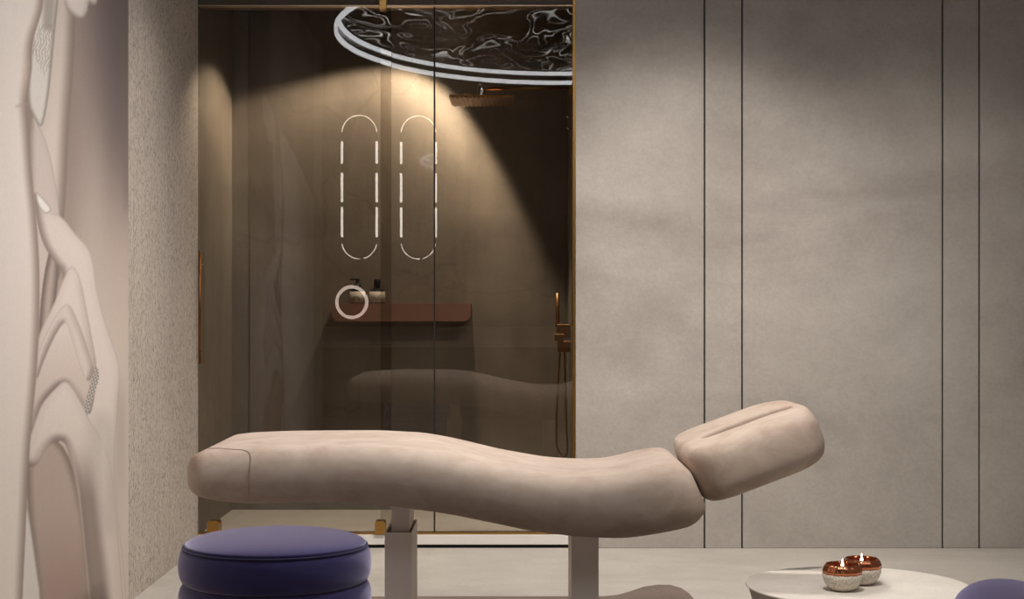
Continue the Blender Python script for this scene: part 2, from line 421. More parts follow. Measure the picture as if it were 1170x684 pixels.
def mural():
    y0, y1, z0, z1 = 3.0, F*1.39/(585-143), .0, H
    ny, nz = 330, 560
    # rows closer together in height where the print is fine; even spacing in the print itself
    ys = np.linspace(y0, y1, ny); zs = np.linspace(z0+.002, z1-.002, nz)
    X = XL+.012
    co = np.zeros((ny*nz, 3)); YY, ZZ = np.meshgrid(ys, zs, indexing='ij')
    co[:, 0] = X; co[:, 1] = YY.ravel(); co[:, 2] = ZZ.ravel()
    # the drawing's own coordinates
    px = 585-F*1.39/YY; py = HOR+(CAMZ-ZZ)*F/YY
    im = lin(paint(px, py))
    rs = np.random.default_rng(3); im = im*(1+rs.normal(size=YY.shape)[..., None]*.012)
    idx = np.arange(ny*nz).reshape(ny, nz)
    fcs = np.stack([idx[:-1, :-1], idx[1:, :-1], idx[1:, 1:], idx[:-1, 1:]], -1).reshape(-1, 4)
    base = len(co)
    me = bpy.data.meshes.new('printed_mural')
    # rear rim gives the panel its thickness
    rim = [(X, y0, z0+.002), (X, y1, z0+.002), (X, y1, z1-.002), (X, y0, z1-.002)]
    back = [(XL+.001, p[1], p[2]) for p in rim]
    allv = np.vstack([co, np.array(rim), np.array(back)])
    faces = fcs.tolist()+[[base+i, base+(i+1) % 4, base+4+(i+1) % 4, base+4+i] for i in range(4)]
    me.from_pydata(allv.tolist(), [], faces)
    at = me.color_attributes.new('print', 'FLOAT_COLOR', 'POINT')
    cc = np.ones((len(allv), 4)); cc[:base, :3] = im.reshape(-1, 3); cc[base:, :3] = .5
    at.data.foreach_set('color', cc.ravel().astype(np.float32))
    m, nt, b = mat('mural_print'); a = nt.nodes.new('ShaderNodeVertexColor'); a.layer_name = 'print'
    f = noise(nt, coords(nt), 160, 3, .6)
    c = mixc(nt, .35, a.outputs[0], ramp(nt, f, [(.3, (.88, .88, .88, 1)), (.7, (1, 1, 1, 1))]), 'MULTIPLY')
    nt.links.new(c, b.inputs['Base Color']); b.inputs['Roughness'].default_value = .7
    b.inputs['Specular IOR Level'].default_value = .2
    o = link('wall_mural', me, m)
    tag(o, 'tall pale mural print of touching hands, one with a jewelled ring, on the left wall', 'mural')
mural()

# ------------------------------------------------------------------ treatment bed
BY = 4.785; HW = .335
def rrect(a, b, r, n=10):
    """rounded rectangle outline, half sizes a (v) and b (t)"""
    pts = []
    r = min(r, a-1e-4, b-1e-4)
    for cx, cy, s in ((a-r, b-r, 0), (-(a-r), b-r, 1), (-(a-r), -(b-r), 2), (a-r, -(b-r), 3)):
        for k in range(n):
            t = (s+k/(n-1))*PI/2
            pts.append((cx+r*math.cos(t), cy+r*math.sin(t)))
    return pts
TOP = [(-.97, .660), (-.94, .662)]
for px, py in [(256, 498), (289, 493.5), (332, 491.7), (432, 491), (485, 493.5), (520, 500), (569, 512), (623, 521.5), (658, 523.5), (694, 522.5), (712, 518), (737, 512), (753, 510), (776, 511)]:
    TOP.append(((px-585)*5.05/F, CAMZ-(py-HOR)*5.05/F))
BOT = [(-.97, .51)]
for px, py in [(225, 562), (253, 569), (289, 572.7), (343, 571), (378, 570), (432, 573.5), (471, 578), (520, 585), (569, 595), (605, 603), (658, 609.5), (708, 612), (744, 607), (776, 600), (794, 592)]:
    BOT.append(((px-585)*4.58/F, CAMZ-(py-HOR)*4.58/F))
def interp(T, x):
    xs = [t[0] for t in T]; ys = [t[1] for t in T]; return float(np.interp(x, xs, ys))
def gsm(T, x, s=.035):
    tot = 0; wt = 0
    for k in range(-4, 5):
        wgt = math.exp(-(k/2)**2); tot += wgt*interp(T, x+k*s/2); wt += wgt
    return tot/wt
X0, X1 = -.935, .540
CL, CR = .062, .055
def station(x):
    zt, zb = gsm(TOP, x), gsm(BOT, x); c = (zt+zb)/2; h = (zt-zb)/2; a = HW
    ins = 0
    if x < X0+CL: u = (X0+CL-x)/CL; ins = .052*(1-math.sqrt(max(0, 1-u*u)))
    if x > X1-CR: u = (x-(X1-CR))/CR; ins = .05*(1-math.sqrt(max(0, 1-u*u)))
    return c, max(h-ins, .004), a-ins*(1.9 if x < 0 else 1.2)
def make_bed():
    t = thing('treatment_bed', 'beige suede wave-shaped massage bed on two slab posts, before the shower', 'massage bed', (0, BY, 0))
    xs = []
    for k in range(11): xs.append(X0+CL*(1-math.cos(k/10*PI/2)) if k else X0+.0004)
    n = 90
    for k in range(1, n): xs.append(X0+CL+(X1-CR-X0-CL)*k/n)
    for k in range(11): xs.append(X1-CR*(1-math.sin(k/10*PI/2)) if k < 10 else X1-.0004)
    bm = bmesh.new(); rings = []
    for x in xs:
        c, h, a = station(x)
        # a slightly crowned top: softer edge above than a plain box
        rings.append([bm.verts.new((x+ (0.018*(q/h) if x > .2 else 0)*min(1, max(0, (x-.2)/.3))*-1, v, c+q)) for v, q in rrect(a, h, h*.93, 12)])
    for A, B in zip(rings, rings[1:]):
        for k in range(len(A)): bm.faces.new((A[k], A[(k+1) % len(A)], B[(k+1) % len(A)], B[k]))
    bm.faces.new(rings[0][::-1]); bm.faces.new(rings[-1])
    o = obj('mattress', bm, M['suede'], t, True)
    # stitched foot panel seam on the near side
    def side(x, z):
        c, h, a = station(x); r = min(h*.93, h-1e-4); dz = z-c
        k = max(0, abs(dz)-(h-r)); return -(a-r+math.sqrt(max(0, r*r-k*k)))-.0008
    pts = []
    zc = lambda py: CAMZ-(py-HOR)*4.5/F
    xc = lambda px: (px-585)*4.5/F
    path = [(236, 512.5), (250, 512.5), (265, 513), (278, 513.6), (284, 515), (287.5, 518), (289, 523), (288.6, 532), (288, 545), (287.5, 556), (287, 566)]
    for i in range(len(path)-1):
        for k in range(4):
            a_, b_ = path[i], path[i+1]; px = a_[0]+(b_[0]-a_[0])*k/4; py = a_[1]+(b_[1]-a_[1])*k/4
            pts.append((xc(px), side(xc(px), zc(py)), zc(py)))
    s = tube(bmesh.new(), pts, .0012, 6); obj('seam', s, M['thread'], o, True)
    # headrest: cushion with a long face slot, tilted up
    N = 96; NS = 20; bm = bmesh.new(); R = []
    th = math.radians(20.4); ca, sa = math.cos(th), math.sin(th); cx, cz = .7145, .652
    def sup(c, s, a, b, n): return (a*math.copysign(abs(c)**(2/n), c), b*math.copysign(abs(s)**(2/n), s))
    for i in range(N):
        an = 2*PI*i/N; c, s = math.cos(an), math.sin(an)
        ou, ov = sup(c, s, .203, .335, 4.2)
        iu, iv = sup(c, s, .142, .052, 3); iu += .020
        iv -= .045
        mu, mv = (ou+iu)/2, (ov+iv)/2; du, dv = (ou-iu)/2, (ov-iv)/2; L = math.hypot(du, dv); du /= L; dv /= L
        ring = []
        hh = .082
        kq = min(1, max(0, (ou+.205)/.16)); ro = min(.048+.024*kq*kq*(3-2*kq), L*.95); ri = min(.014, L*.5)
        prof = []
        for cx_, cy_, r_, s_ in ((L-ro, hh-ro, ro, 0), (-(L-ri), hh-ri, ri, 1), (-(L-ri), -(hh-ri), ri, 2), (L-ro, -(hh-ro), ro, 3)):
            for kk in range(7):
                t_ = (s_+kk/6)*PI/2; prof.append((cx_+r_*math.cos(t_), cy_+r_*math.sin(t_)))
        for rr, q in prof:
            u = mu+du*rr; v = mv+dv*rr
            # thinner and rounded at the head end
            sc = 1-.16*max(0, (u-.06)/.14)**2
            # slight dip along the middle
            q2 = q*sc
            ring.append(bm.verts.new((cx+u*ca-q2*sa, v, cz+u*sa+q2*ca)))
        R.append(ring)
    for i in range(N):
        A, B = R[i], R[(i+1) % N]
        for k in range(len(A)): bm.faces.new((A[k], A[(k+1) % len(A)], B[(k+1) % len(A)], B[k]))
    hr = obj('headrest', bm, M['suede'], t, True)
    # hidden bracket that carries the headrest
    br = bmesh.new(); tube(br, [(.30, 0, .50), (.50, 0, .53), (.66, 0, .60)], .018, 10)
    obj('headrest_bracket', br, M['post'], t, True)
    # two slab posts, each an outer sleeve with an inner column
    for x0, x1, zt, lo, hi in ((xx(439.5), xx(470.5), CAMZ-(608-HOR)*4.66/F, .49, None), (xx(653), xx(684), CAMZ-(608-HOR)*4.66/F, .44, None)):
        # sleeve, hollow at its top
        b2 = bmesh.new(); w_ = .004; ya, yb = -.125, .145
        box(b2, x0, x1, ya, ya+w_, .02, zt); box(b2, x0, x1, yb-w_, yb, .02, zt)
        box(b2, x0, x0+w_, ya+w_, yb-w_, .02, zt); box(b2, x1-w_, x1, ya+w_, yb-w_, .02, zt)
        box(b2, x0+w_, x1-w_, ya+w_, yb-w_, .02, zt-.006)
        p = obj('post', b2, M['post'], t)
        obj('sleeve_recess', bx(x0+w_, x1-w_, ya+w_, yb-w_, zt-.006, zt-.004), M['postdark'], p)
        obj('inner_column', bx(x0+.018, x1-.009, ya+.03, yb-.03, zt-.004, lo+.06, .002, 1), M['post'], p)
    obj('base_plate', bx(xx(420), xx(704), -.26, .26, .0, .02, .004, 2), M['post'], t)
    return t
def xx(px): return (px-585)*4.66/F
make_bed()

# ------------------------------------------------------------------ stool
def make_stool():
    cx, cy = -.583, 4.1*.9474
    k = .9474
    t = thing('velvet_stool', 'round purple velvet stool of stacked cushions, left front of the bed', 'stool', (cx, cy, 0))
    R = .225; zs = [.494, .408, .322, .236, .150, .064]
    # top cushion with a crowned seat
    def tier(zt, zb, top=False):
        prof = []; r = R; h = zt-zb; n = 12
        if not top: prof.append((.0008, zb+h))
        seq = []
        for i in range(n+1):
            a = -PI/2+PI*i/n; seq.append((r-.012+.023*max(0, math.cos(a))**.7, (zt+zb)/2+h/2*math.sin(a)))
        prof = [(r-.05, zb+.002)]+seq
        if top:
            for i in range(1, 12): u = i/12; prof.append((R*math.cos(u*PI/2)**.8*.995, zt+.034*math.sin(u*PI/2)**.9))
            prof.append((.002, zt+.0345))
        else: prof.append((r-.05, zt-.002))
        return prof
    names = 0
    for i in range(5):
        b = lathe(bmesh.new(), tier(zs[i], zs[i+1], i == 0), 96)
        o = obj('cushion', b, M['purple'], t, True)
        ring = [((R+.001)*math.cos(2*PI*j/96), (R+.001)*math.sin(2*PI*j/96), zs[i]-.001) for j in range(96)]
        rr = R if i == 0 else R-.008
        ring = [((rr-.001)*math.cos(2*PI*j/96), (rr-.001)*math.sin(2*PI*j/96), zs[i]) for j in range(96)]
        obj('piping', tube(bmesh.new(), ring, .0034, 8, True), M['piping'], o, True)
    obj('base', lathe(bmesh.new(), [(.19, 0), (.19, .064)], 64), M['piping'], t, True)
    return t
make_stool()

# ------------------------------------------------------------------ coffee table and candles
def make_table():
    Y = (CAMZ-.305)*F/326.0
    t = (980-585)*Y/F
    o = lathe(bmesh.new(), [(.215, 0), (.222, .01), (.262, .16), (.300, .29), (.306, .30), (.3095, .3015), (.3085, .3045), (.305, .305)], 128, (0, 0, 0))
    o = sm(obj('coffee_table', o, M['table']), 30); o.location = (t, Y, 0)
    tag(o, 'low round off-white stone table tapering down, with two candles on it', 'table')
make_table()

def bronze():
    m, nt, b = mat('copper_glass')
    b.inputs['Base Color'].default_value = srgb(180, 112, 78); b.inputs['Metallic'].default_value = .85
    b.inputs['Roughness'].default_value = .14
    return m
M['bronze'] = bronze()
M['speckle'] = None
def speckled():
    m, nt, b = mat('speckled_ceramic')
    n = noise(nt, coords(nt), 260, 2, .5); c = ramp(nt, n, [(.38, srgb(168, 158, 144)), (.46, srgb(214, 206, 192)), (.7, srgb(224, 217, 204))])
    nt.links.new(c, b.inputs['Base Color']); b.inputs['Roughness'].default_value = .7; bump(nt, b, n, .3, .002); return m
M['speckle'] = speckled()
def make_candle():
    t = thing('candle_bowl', 'x', 'candle')
    n = 96
    # lower ceramic bowl
    pr = [(.020, 0), (.028, .001), (.040, .010), (.049, .022), (.0535, .036), (.0545, .046), (.0535, .0465), (.050, .044), (.046, .022), (.03, .008), (.001, .006)]
    obj('bowl', lathe(bmesh.new(), pr, n, cap=False), M['speckle'], t, True)
    # faceted copper collar, open on top
    bm = bmesh.new(); rings = []
    for r, z in [(.0538, .046), (.0535, .056), (.0500, .066), (.0445, .073), (.0430, .0725), (.0475, .065), (.0505, .056), (.0508, .047)]:
        rings.append([bm.verts.new((r*(1+.02*math.cos(12*2*PI*i/n))*math.cos(2*PI*i/n), r*(1+.02*math.cos(12*2*PI*i/n))*math.sin(2*PI*i/n), z)) for i in range(n)])
    for A, B in zip(rings, rings[1:]+rings[:1]):
        for i in range(n): bm.faces.new((A[i], A[(i+1) % n], B[(i+1) % n], B[i]))
    obj('copper_collar', bm, M['bronze'], t, True)
    obj('wax', lathe(bmesh.new(), [(.0485, .040), (.0495, .046), (.040, .0468), (.001, .0462)], 48, cap=False), M['wax'], t, True)
    obj('wick', tube(bmesh.new(), [(0, 0, .045), (0, 0, .056)], .001, 6), M['black'], t)
    obj('flame', lathe(bmesh.new(), [(.0006, .054), (.0030, .058), (.0040, .063), (.0034, .071), (.0018, .080), (.0003, .086)], 16), M['flame'], t, True)
    return t
TZ = .305
def tp(px, py): Y = (CAMZ-TZ)*F/(py-HOR); return ((px-585)*Y/F, Y, TZ)
c1 = make_candle(); c1.location = tp(962.5, 674)
c1['label'] = 'lit candle in speckled bowl with copper rim, nearer of the two on the table'
c2 = c1.copy(); COL.objects.link(c2); c2.location = tp(984.5, 667); c2.rotation_euler.z = .3
for ch in list(c1.children):
    d = ch.copy(); COL.objects.link(d); d.parent = c2
c2['label'] = 'lit candle in speckled bowl with copper rim, farther right and partly hidden behind the other'
for c in (c1, c2):
    c['group'] = 'candle bowls on the stone table'

# ------------------------------------------------------------------ purple chair at the right edge
def make_chair():
    t = thing('lounge_chair', 'purple velvet lounge chair, rounded back just showing at lower right corner', 'chair', (1.236, 3.8, 0))
    def loaf(x, z0, zt, a, y0, y1, rr, nm):
        bm = bmesh.new(); rings = []; n = 40
        for k in range(n+1):
            y = y0+(y1-y0)*(.5-.5*math.cos(PI*k/n)); u = abs((y-(y0+y1)/2)/((y1-y0)/2)); u = min(u, .9999)
            e = (1-u**4)**.25
            ring = []
            for i in range(40):
                q = i/39*PI; c, s = math.cos(q), math.sin(q)
                ring.append(bm.verts.new((x+a*e*math.copysign(abs(c)**.95, c), y, z0+(zt-rr-z0)+ (rr*s**.95 if s > 0 else 0)*e)))
            ring.append(bm.verts.new((x-a*e*.97, y, z0))); ring.append(bm.verts.new((x+a*e*.97, y, z0)))
            rings.append(ring)
        for A, B in zip(rings, rings[1:]):
            for k in range(len(A)): bm.faces.new((A[k], A[(k+1) % len(A)], B[(k+1) % len(A)], B[k]))
        bm.faces.new(rings[0][::-1]); bm.faces.new(rings[-1])
        return obj(nm, bm, M['purple'], t, True)
    loaf(.022, .05, .389, .135, -.2, .33, .09, 'backrest')
    obj('seat', bx(.12, .72, -.22, .30, .10, .27, .04, 5), M['purple'], t, True)
    obj('base', bx(-.08, .66, -.16, .24, 0, .10, .01, 2), M['piping'], t)
make_chair()

# ------------------------------------------------------------------ thin flat taupe sheet on the floor, under and behind the bed
def make_floor_sheet():
    out = []
    def Yf(py): return CAMZ*F/(py-HOR)
    rng = []
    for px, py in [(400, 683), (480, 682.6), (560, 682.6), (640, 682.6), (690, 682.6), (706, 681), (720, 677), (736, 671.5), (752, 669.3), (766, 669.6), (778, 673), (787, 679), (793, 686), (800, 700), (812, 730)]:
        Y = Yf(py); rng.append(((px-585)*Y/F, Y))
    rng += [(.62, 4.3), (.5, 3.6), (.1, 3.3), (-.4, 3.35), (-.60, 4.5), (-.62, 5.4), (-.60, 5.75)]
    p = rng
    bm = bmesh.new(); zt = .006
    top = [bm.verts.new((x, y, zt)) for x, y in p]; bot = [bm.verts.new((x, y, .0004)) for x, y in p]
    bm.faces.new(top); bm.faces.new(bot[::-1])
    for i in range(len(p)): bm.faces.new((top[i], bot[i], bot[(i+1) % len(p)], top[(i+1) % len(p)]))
    tag(obj('floor_sheet', bm, M['sheet']), 'thin taupe sheet with a wavy edge on the floor beneath the bed', 'sheet')
make_floor_sheet()

# ------------------------------------------------------------------ shower glass
zb = fz(608.5); zt = fz(6.5)
def make_glass():
    t = thing('shower_screen', 'bronze-tinted glass shower screen with gold fittings, behind the bed', 'shower screen', (0, D, 0))
    # sliding door in front, fixed panes behind
    obj('sliding_pane', bx(XL+.003, fx(447), .006, .014, zb+.001, zt-.002), M['glass'], t)
    obj('fixed_pane', bx(fx(434), sx-.0035, .030, .038, zb+.001, zt-.002), M['glass'], t)
    obj('fixed_pane', bx(sx+.0035, XR-.006, .030, .038, zb+.001, zt-.002), M['glass'], t)
    obj('glass_seal', bx(sx-.0035, sx+.0035, .029, .039, zb, zt), M['seal'], t)
    obj('side_profile', bx(XR-.006, XR+.007, -.003, .045, 0.0, H-.01, .001, 1), M['gold'], t)
    obj('bottom_rail', bx(XL, XR-.006, .002, .05, fz(610.4), zb, .0008, 1), M['gold'], t)
    obj('head_rail', bx(XL, XR-.006, .000, .05, fz(6.8), fz(5.6), .001, 1), M['champ'], t)
    # clamps: rounded gold blocks
    def clamp(px0, px1, py0, py1):
        x0, x1, z0, z1 = fx(px0), fx(px1), fz(py1), fz(py0); b = bmesh.new(); pts = []
        r = .012
        prof = [(x0, z0), (x1, z0), (x1, z1-r)]+[(x1-r+r*math.cos(a), z1-r+r*math.sin(a)) for a in (PI/8, PI/4, 3*PI/8)]+[(x1-r, z1), (x0+r, z1)]+[(x0+r-r*math.sin(a), z1-r+r*math.cos(a)) for a in (PI/8, PI/4, 3*PI/8)]+[(x0, z1-r)]
        A = [b.verts.new((x, -.012, z)) for x, z in prof]; B = [b.verts.new((x, .05, z)) for x, z in prof]
        b.faces.new(A); b.faces.new(B[::-1])
        for i in range(len(prof)): b.faces.new((A[i], B[i], B[(i+1) % len(prof)], A[(i+1) % len(prof)]))
        obj('glass_clamp', b, M['gold'], t)
    clamp(428.5, 440.5, 594.5, 609); clamp(237, 251, 594.5, 609)
    obj('rail_clamp', bx(fx(433.5), fx(442), -.014, .05, fz(11), fz(-3), .002, 1), M['gold'], t)
    # pull bar
    hx = fx(230.2); b = bmesh.new(); tube(b, [(hx, -.036, fz(415)), (hx, -.036, fz(287))], .0055, 12)
    h = obj('pull_handle', b, M['darkgold'], t, True)
    for z in (fz(400), fz(302)):
        obj('standoff', tube(bmesh.new(), [(hx, -.036, z), (hx, .006, z)], .004, 10), M['gold'], h, True)
make_glass()

# ------------------------------------------------------------------ inside the shower
def make_shelf():
    x0, x1 = (379-585)*7.70/F, (538-585)*7.70/F; z1 = CAMZ-(346.5-HOR)*7.70/F; z0 = CAMZ-(367-HOR)*7.70/F; r = .035
    prof = [(x0, z1), (x0, z0+r)]+[(x0+r-r*math.cos(a), z0+r-r*math.sin(a)) for a in np.linspace(.2, PI/2, 7)]+[(x1-r+r*math.sin(a), z0+r-r*math.cos(a)) for a in np.linspace(0, PI/2-.2, 7)]+[(x1, z0+r), (x1, z1)]
    b = bmesh.new(); A = [b.verts.new((x, 7.70, z)) for x, z in prof]; B = [b.verts.new((x, DB, z)) for x, z in prof]
    b.faces.new(A[::-1]); b.faces.new(B)
    for i in range(len(prof)): b.faces.new((A[i], A[(i+1) % len(prof)], B[(i+1) % len(prof)], B[i]))
    tag(sm(obj('shower_shelf', b, M['shelf']), 30), 'long reddish brown wall shelf with rounded ends inside the shower', 'shelf')
    return z1
SZ = make_shelf()
def make_bottle(px, w, kind, label):
    Y = 7.755; x = (px-585)*Y/F; k = Y/F; r = w/2*k
    t = thing('soap_bottle', label, 'bottle', (x, Y, SZ+.0002), 0, 'black bottles on the shower shelf')
    hb = 14.5*k
    body = [(r*.97, 0), (r, .002), (r, hb-.002), (r*.96, hb+.003), (r*.60, hb+.010), (r*.5, hb+.012)]
    b = obj('body', lathe(bmesh.new(), body, 32), M['black'], t); sm(b, 40)
    obj('label', lathe(bmesh.new(), [(r+.0004, .004), (r+.0008, .004), (r+.0008, hb-.004), (r+.0004, hb-.004)], 32, cap=False), M['label'], t, True)
    # small dark leaf mark printed on the label
    bm = bmesh.new()
    for s in ((-1, 1) if kind == 'cap' else (-1, 0, 1)):
        pts = []
        for j in range(8):
            u = j/7; a = -PI/2+s*.22+(u-.5)*.35*s; zz = .012+u*.028
            if kind != 'cap': a = -PI/2-.5+u*1.0; zz = .016+s*.006+.012*math.sin(u*PI)
            pts.append(((r+.0012)*math.cos(a), (r+.0012)*math.sin(a), zz))
        tube(bm, pts, .0011, 5)
    obj('label_mark', bm, M['black'], t)
    if kind == 'pump':
        obj('collar', lathe(bmesh.new(), [(r*.5, hb+.010), (r*.5, hb+.030), (r*.2, hb+.034)], 24), M['black'], t, True)
        b = tube(bmesh.new(), [(0, 0, hb+.03), (0, 0, hb+.055)], r*.22, 12)
        box(b, -r*1.0, r*.35, -.006, .006, hb+.052, hb+.060, .002, 1)
        obj('pump', b, M['black'], t)
    else:
        obj('cap', lathe(bmesh.new(), [(r*.42, hb+.010), (r*.42, hb+.056), (r*.38, hb+.058)], 24), M['black'], t, True)
make_bottle(408.3, 17, 'pump', 'black pump bottle with a grey label, left one on the shower shelf')
make_bottle(431, 18, 'cap', 'black bottle with a straight cap and leaf label, right one on the shelf')

def make_rain():
    t = thing('rain_shower', 'square gold rain shower head on a long gold arm in the shower', 'shower head', (XR, 7.22, 2.068))
    z = CAMZ-(108-HOR)*7.07/F - 2.068
    x0, x1 = (513-585)*7.07/F-XR, (588-585)*7.07/F-XR
    h = obj('head_plate', bx(x0, x1, -.15, .17, z-.010, z, .002, 1), M['copper'], t)
    b = bmesh.new(); n = 14
    for i in range(n):
        xa = x0+.012+(x1-x0-.024)*i/n; box(b, xa, xa+(x1-x0)/n*.55, -.145, .165, z-.015, z-.010)
    obj('nozzle_strips', b, M['copper'], h)
    xm = (550-585)*7.22/F-XR
    obj('arm', tube(bmesh.new(), [(0, 0, 0), (xm, 0, 0)], .0085, 12), M['copper'], t, True)
    obj('ball_joint', lathe(bmesh.new(), [(.018, z), (.02, z+.01), (.018, .004), (.012, .016), (.003, .02)], 24, (xm, 0, 0)), M['chrome'], t, True)
    obj('wall_flange', tube(bmesh.new(), [(0, 0, 0), (-.012, 0, 0)], .028, 24), M['gold'], t, True)
make_rain()
def make_mixer():
    Y = 7.45; k = Y/F
    q = lambda px, py: ((px-585)*k-XR, 0, CAMZ-(py-HOR)*k-.92)
    t = thing('hand_shower_set', 'gold hand shower with mixer block and hanging hose by the shower side', 'hand shower', (XR, Y, .92))
    bl = bmesh.new(); box(bl, q(636, 0)[0], 0, -.05, .05, q(0, 387)[2], q(0, 370)[2], .004, 2)
    a = obj('mixer_block', bl, M['copper'], t)
    obj('outlet_block', bx(q(637, 0)[0], 0, -.045, .05, q(0, 402)[2], q(0, 389)[2], .004, 2), M['copper'], t)
    obj('lever', bx(q(633, 0)[0], q(644, 0)[0], -.07, -.05, q(0, 389)[2], q(0, 381)[2], .002, 1), M['copper'], t)
    w0 = q(637, 372); w1 = q(637.3, 335)
    obj('hand_wand', tube(bmesh.new(), [w0, w1], .0095, 14), M['copper'], t, True)
    obj('wand_holder', tube(bmesh.new(), [(q(634.6, 0)[0], -.02, q(0, 372)[2]), (q(645, 0)[0], -.02, q(0, 370)[2])], .006, 8), M['seal'], t, True)
    raw = [(640, 402), (638, 430), (636.3, 460), (635.5, 490), (636, 507), (639, 517), (643, 521), (647.5, 519), (648.3, 508), (647, 480), (646, 450), (645.5, 420), (645, 402)]
    pts = []
    for i in range(len(raw)-1):
        for s in range(4):
            p0 = raw[max(i-1, 0)]; p1 = raw[i]; p2 = raw[i+1]; p3 = raw[min(i+2, len(raw)-1)]; u = s/4
            c = [.5*((2*p1[d])+(-p0[d]+p2[d])*u+(2*p0[d]-5*p1[d]+4*p2[d]-p3[d])*u*u+(-p0[d]+3*p1[d]-3*p2[d]+p3[d])*u**3) for d in (0, 1)]
            pts.append(q(*c))
    pts.append(q(*raw[-1]))
    obj('hose', tube(bmesh.new(), pts, .0045, 8), M['copper'], t, True)
make_mixer()
def make_bar():
    # slim vertical bar and little hooks on the shower's right wall
    Y = 7.2; k = Y/F
    for py in (134, 147):
        z = CAMZ-(py-HOR)*k
        o = obj('robe_hook', tube(bmesh.new(), [(0, 0, 0), (-.018, 0, 0), (-.03, 0, .004)], .0028, 8), M['chrome'], None, True); o.location = (XR, Y, z)
        tag(o, 'tiny chrome hook on the shower side wall, '+('upper' if py == 134 else 'lower')+' of two', 'hook', 'chrome hooks in the shower')
make_bar()

def make_downlight():
    x, y, z = -.29, 7.46, 2.535
    t = thing('shower_downlight', 'small black ceiling downlight above the shower, with an added light-blocking plate', 'ceiling light', (x, y, z))
    obj('stem', tube(bmesh.new(), [(0, 0, .045), (0, 0, H-z)], .012, 12), M['black'], t, True)
    obj('lamp_cap', lathe(bmesh.new(), [(.05, .035), (.05, .05)], 24), M['black'], t)
    d = Vector((-1.1, -.47, 0)).normalized(); p = Vector((d.y, -d.x, 0)); 
    if p.y > 0: p = -p
    B = d*.055+p*.001; C = Vector((.05, -.045, 0)); b = bmesh.new(); n = Vector((0, -.003, 0))
    v = [b.verts.new(q) for q in (B+Vector((0, 0, -.07)), C+Vector((0, 0, -.07)), C+Vector((0, 0, .04)), B+Vector((0, 0, .04)))]
    w_ = [b.verts.new(q.co+n) for q in v]
    b.faces.new(v); b.faces.new(w_[::-1])
    for i in range(4): b.faces.new((v[i], w_[i], w_[(i+1) % 4], v[(i+1) % 4]))
    obj('added_light_blocker', b, M['black'], t)  # added unseen plate, keeps the downlight off the left wall
make_downlight()

# ------------------------------------------------------------------ things seen only mirrored in the shower glass
def ripple():
    m, nt, b = mat('disc_painted_ripples')
    v = coords(nt, (2.1, .95, 1))
    dn = nt.nodes.new('ShaderNodeTexNoise'); dn.inputs['Scale'].default_value = 1.7; dn.inputs['Detail'].default_value = .5
    nt.links.new(v, dn.inputs['Vector'])
    mx = nt.nodes.new('ShaderNodeMix'); mx.data_type = 'RGBA'; mx.inputs[0].default_value = .55
    nt.links.new(v, mx.inputs[6]); nt.links.new(dn.outputs[1], mx.inputs[7])
    n = noise(nt, mx.outputs[2], 1.7, 0, .5, 2.4)
    k = ramp(nt, n, [(.405, (0, 0, 0, 1)), (.425, (.9, .9, .9, 1)), (.445, (0, 0, 0, 1)), (.525, (0, 0, 0, 1)), (.54, (.7, .7, .7, 1)), (.56, (0, 0, 0, 1))])
    e2 = nt.nodes['Principled BSDF']
    n2 = noise(nt, coords(nt), 1.6, 2, .5); k2 = ramp(nt, n2, [(.40, (.1, .1, .1, 1)), (.62, (1, 1, 1, 1))])
    c = mixc(nt, 1, k, k2, 'MULTIPLY')
    c = mixc(nt, 1, c, (1, .96, .92, 1), 'MULTIPLY')
    b.inputs['Base Color'].default_value = srgb(20, 18, 17); b.inputs['Roughness'].default_value = .9; b.inputs['Specular IOR Level'].default_value = .1
    nt.links.new(c, b.inputs['Emission Color']); b.inputs['Emission Strength'].default_value = 7  # reflected ripple lines painted onto the disc as glow
    return m
M['ripple'] = ripple()
def make_disc():
    Yv = 10.0; cy = 2*(D+.01)-Yv; z = CAMZ+297*Yv/F; rx, ry = 264*Yv/F, .207*Yv; cx = (649-585)*Yv/F
    t = thing('ceiling_light', 'large oval ceiling light, two bright rings around a rippled dark disc, mirrored in the glass', 'ceiling light', (cx, cy, z))
    n = 128
    def ring(s0, s1, z0, z1):
        b = bmesh.new(); V = []
        for s, zz in ((s0, z0), (s1, z0), (s1, z1), (s0, z1)):
            V.append([b.verts.new((rx*s*math.cos(2*PI*i/n), ry*s*math.sin(2*PI*i/n), zz)) for i in range(n)])
        for A, B in zip(V, V[1:]+V[:1]):
            for i in range(n): b.faces.new((A[i], A[(i+1) % n], B[(i+1) % n], B[i]))
        return b
    # shallow dark pan: outer wall, open below
    b = ring(.985, .999, .028, .135)
    obj('housing', b, M['lacquer'], t)
    obj('housing_top', ring(.0001, .999, .135, .14), M['lacquer'], t)
    b = bmesh.new(); A = [b.verts.new((rx*.965*math.cos(2*PI*i/n), ry*.965*math.sin(2*PI*i/n), .100)) for i in range(n)]
    B = [b.verts.new((v.co.x, v.co.y, .106)) for v in A]; b.faces.new(A[::-1]); b.faces.new(B)
    obj('rippled_disc', b, M['ripple'], t)
    obj('light_ring', ring(.987, 1.0, 0, .028), M['led'], t)
    obj('light_ring', ring(.973, .985, .066, .092), M['led'], t)
    for sx_, sy_ in ((.5, .5), (-.5, .5), (.5, -.5), (-.5, -.5)):
        obj('hanger', tube(bmesh.new(), [(rx*sx_, ry*sy_, .14), (rx*sx_, ry*sy_, H-z)], .004, 8), M['chrome'], t)
make_disc()
YV = 2*(D+.03)-YR-.03; kv = YV/F
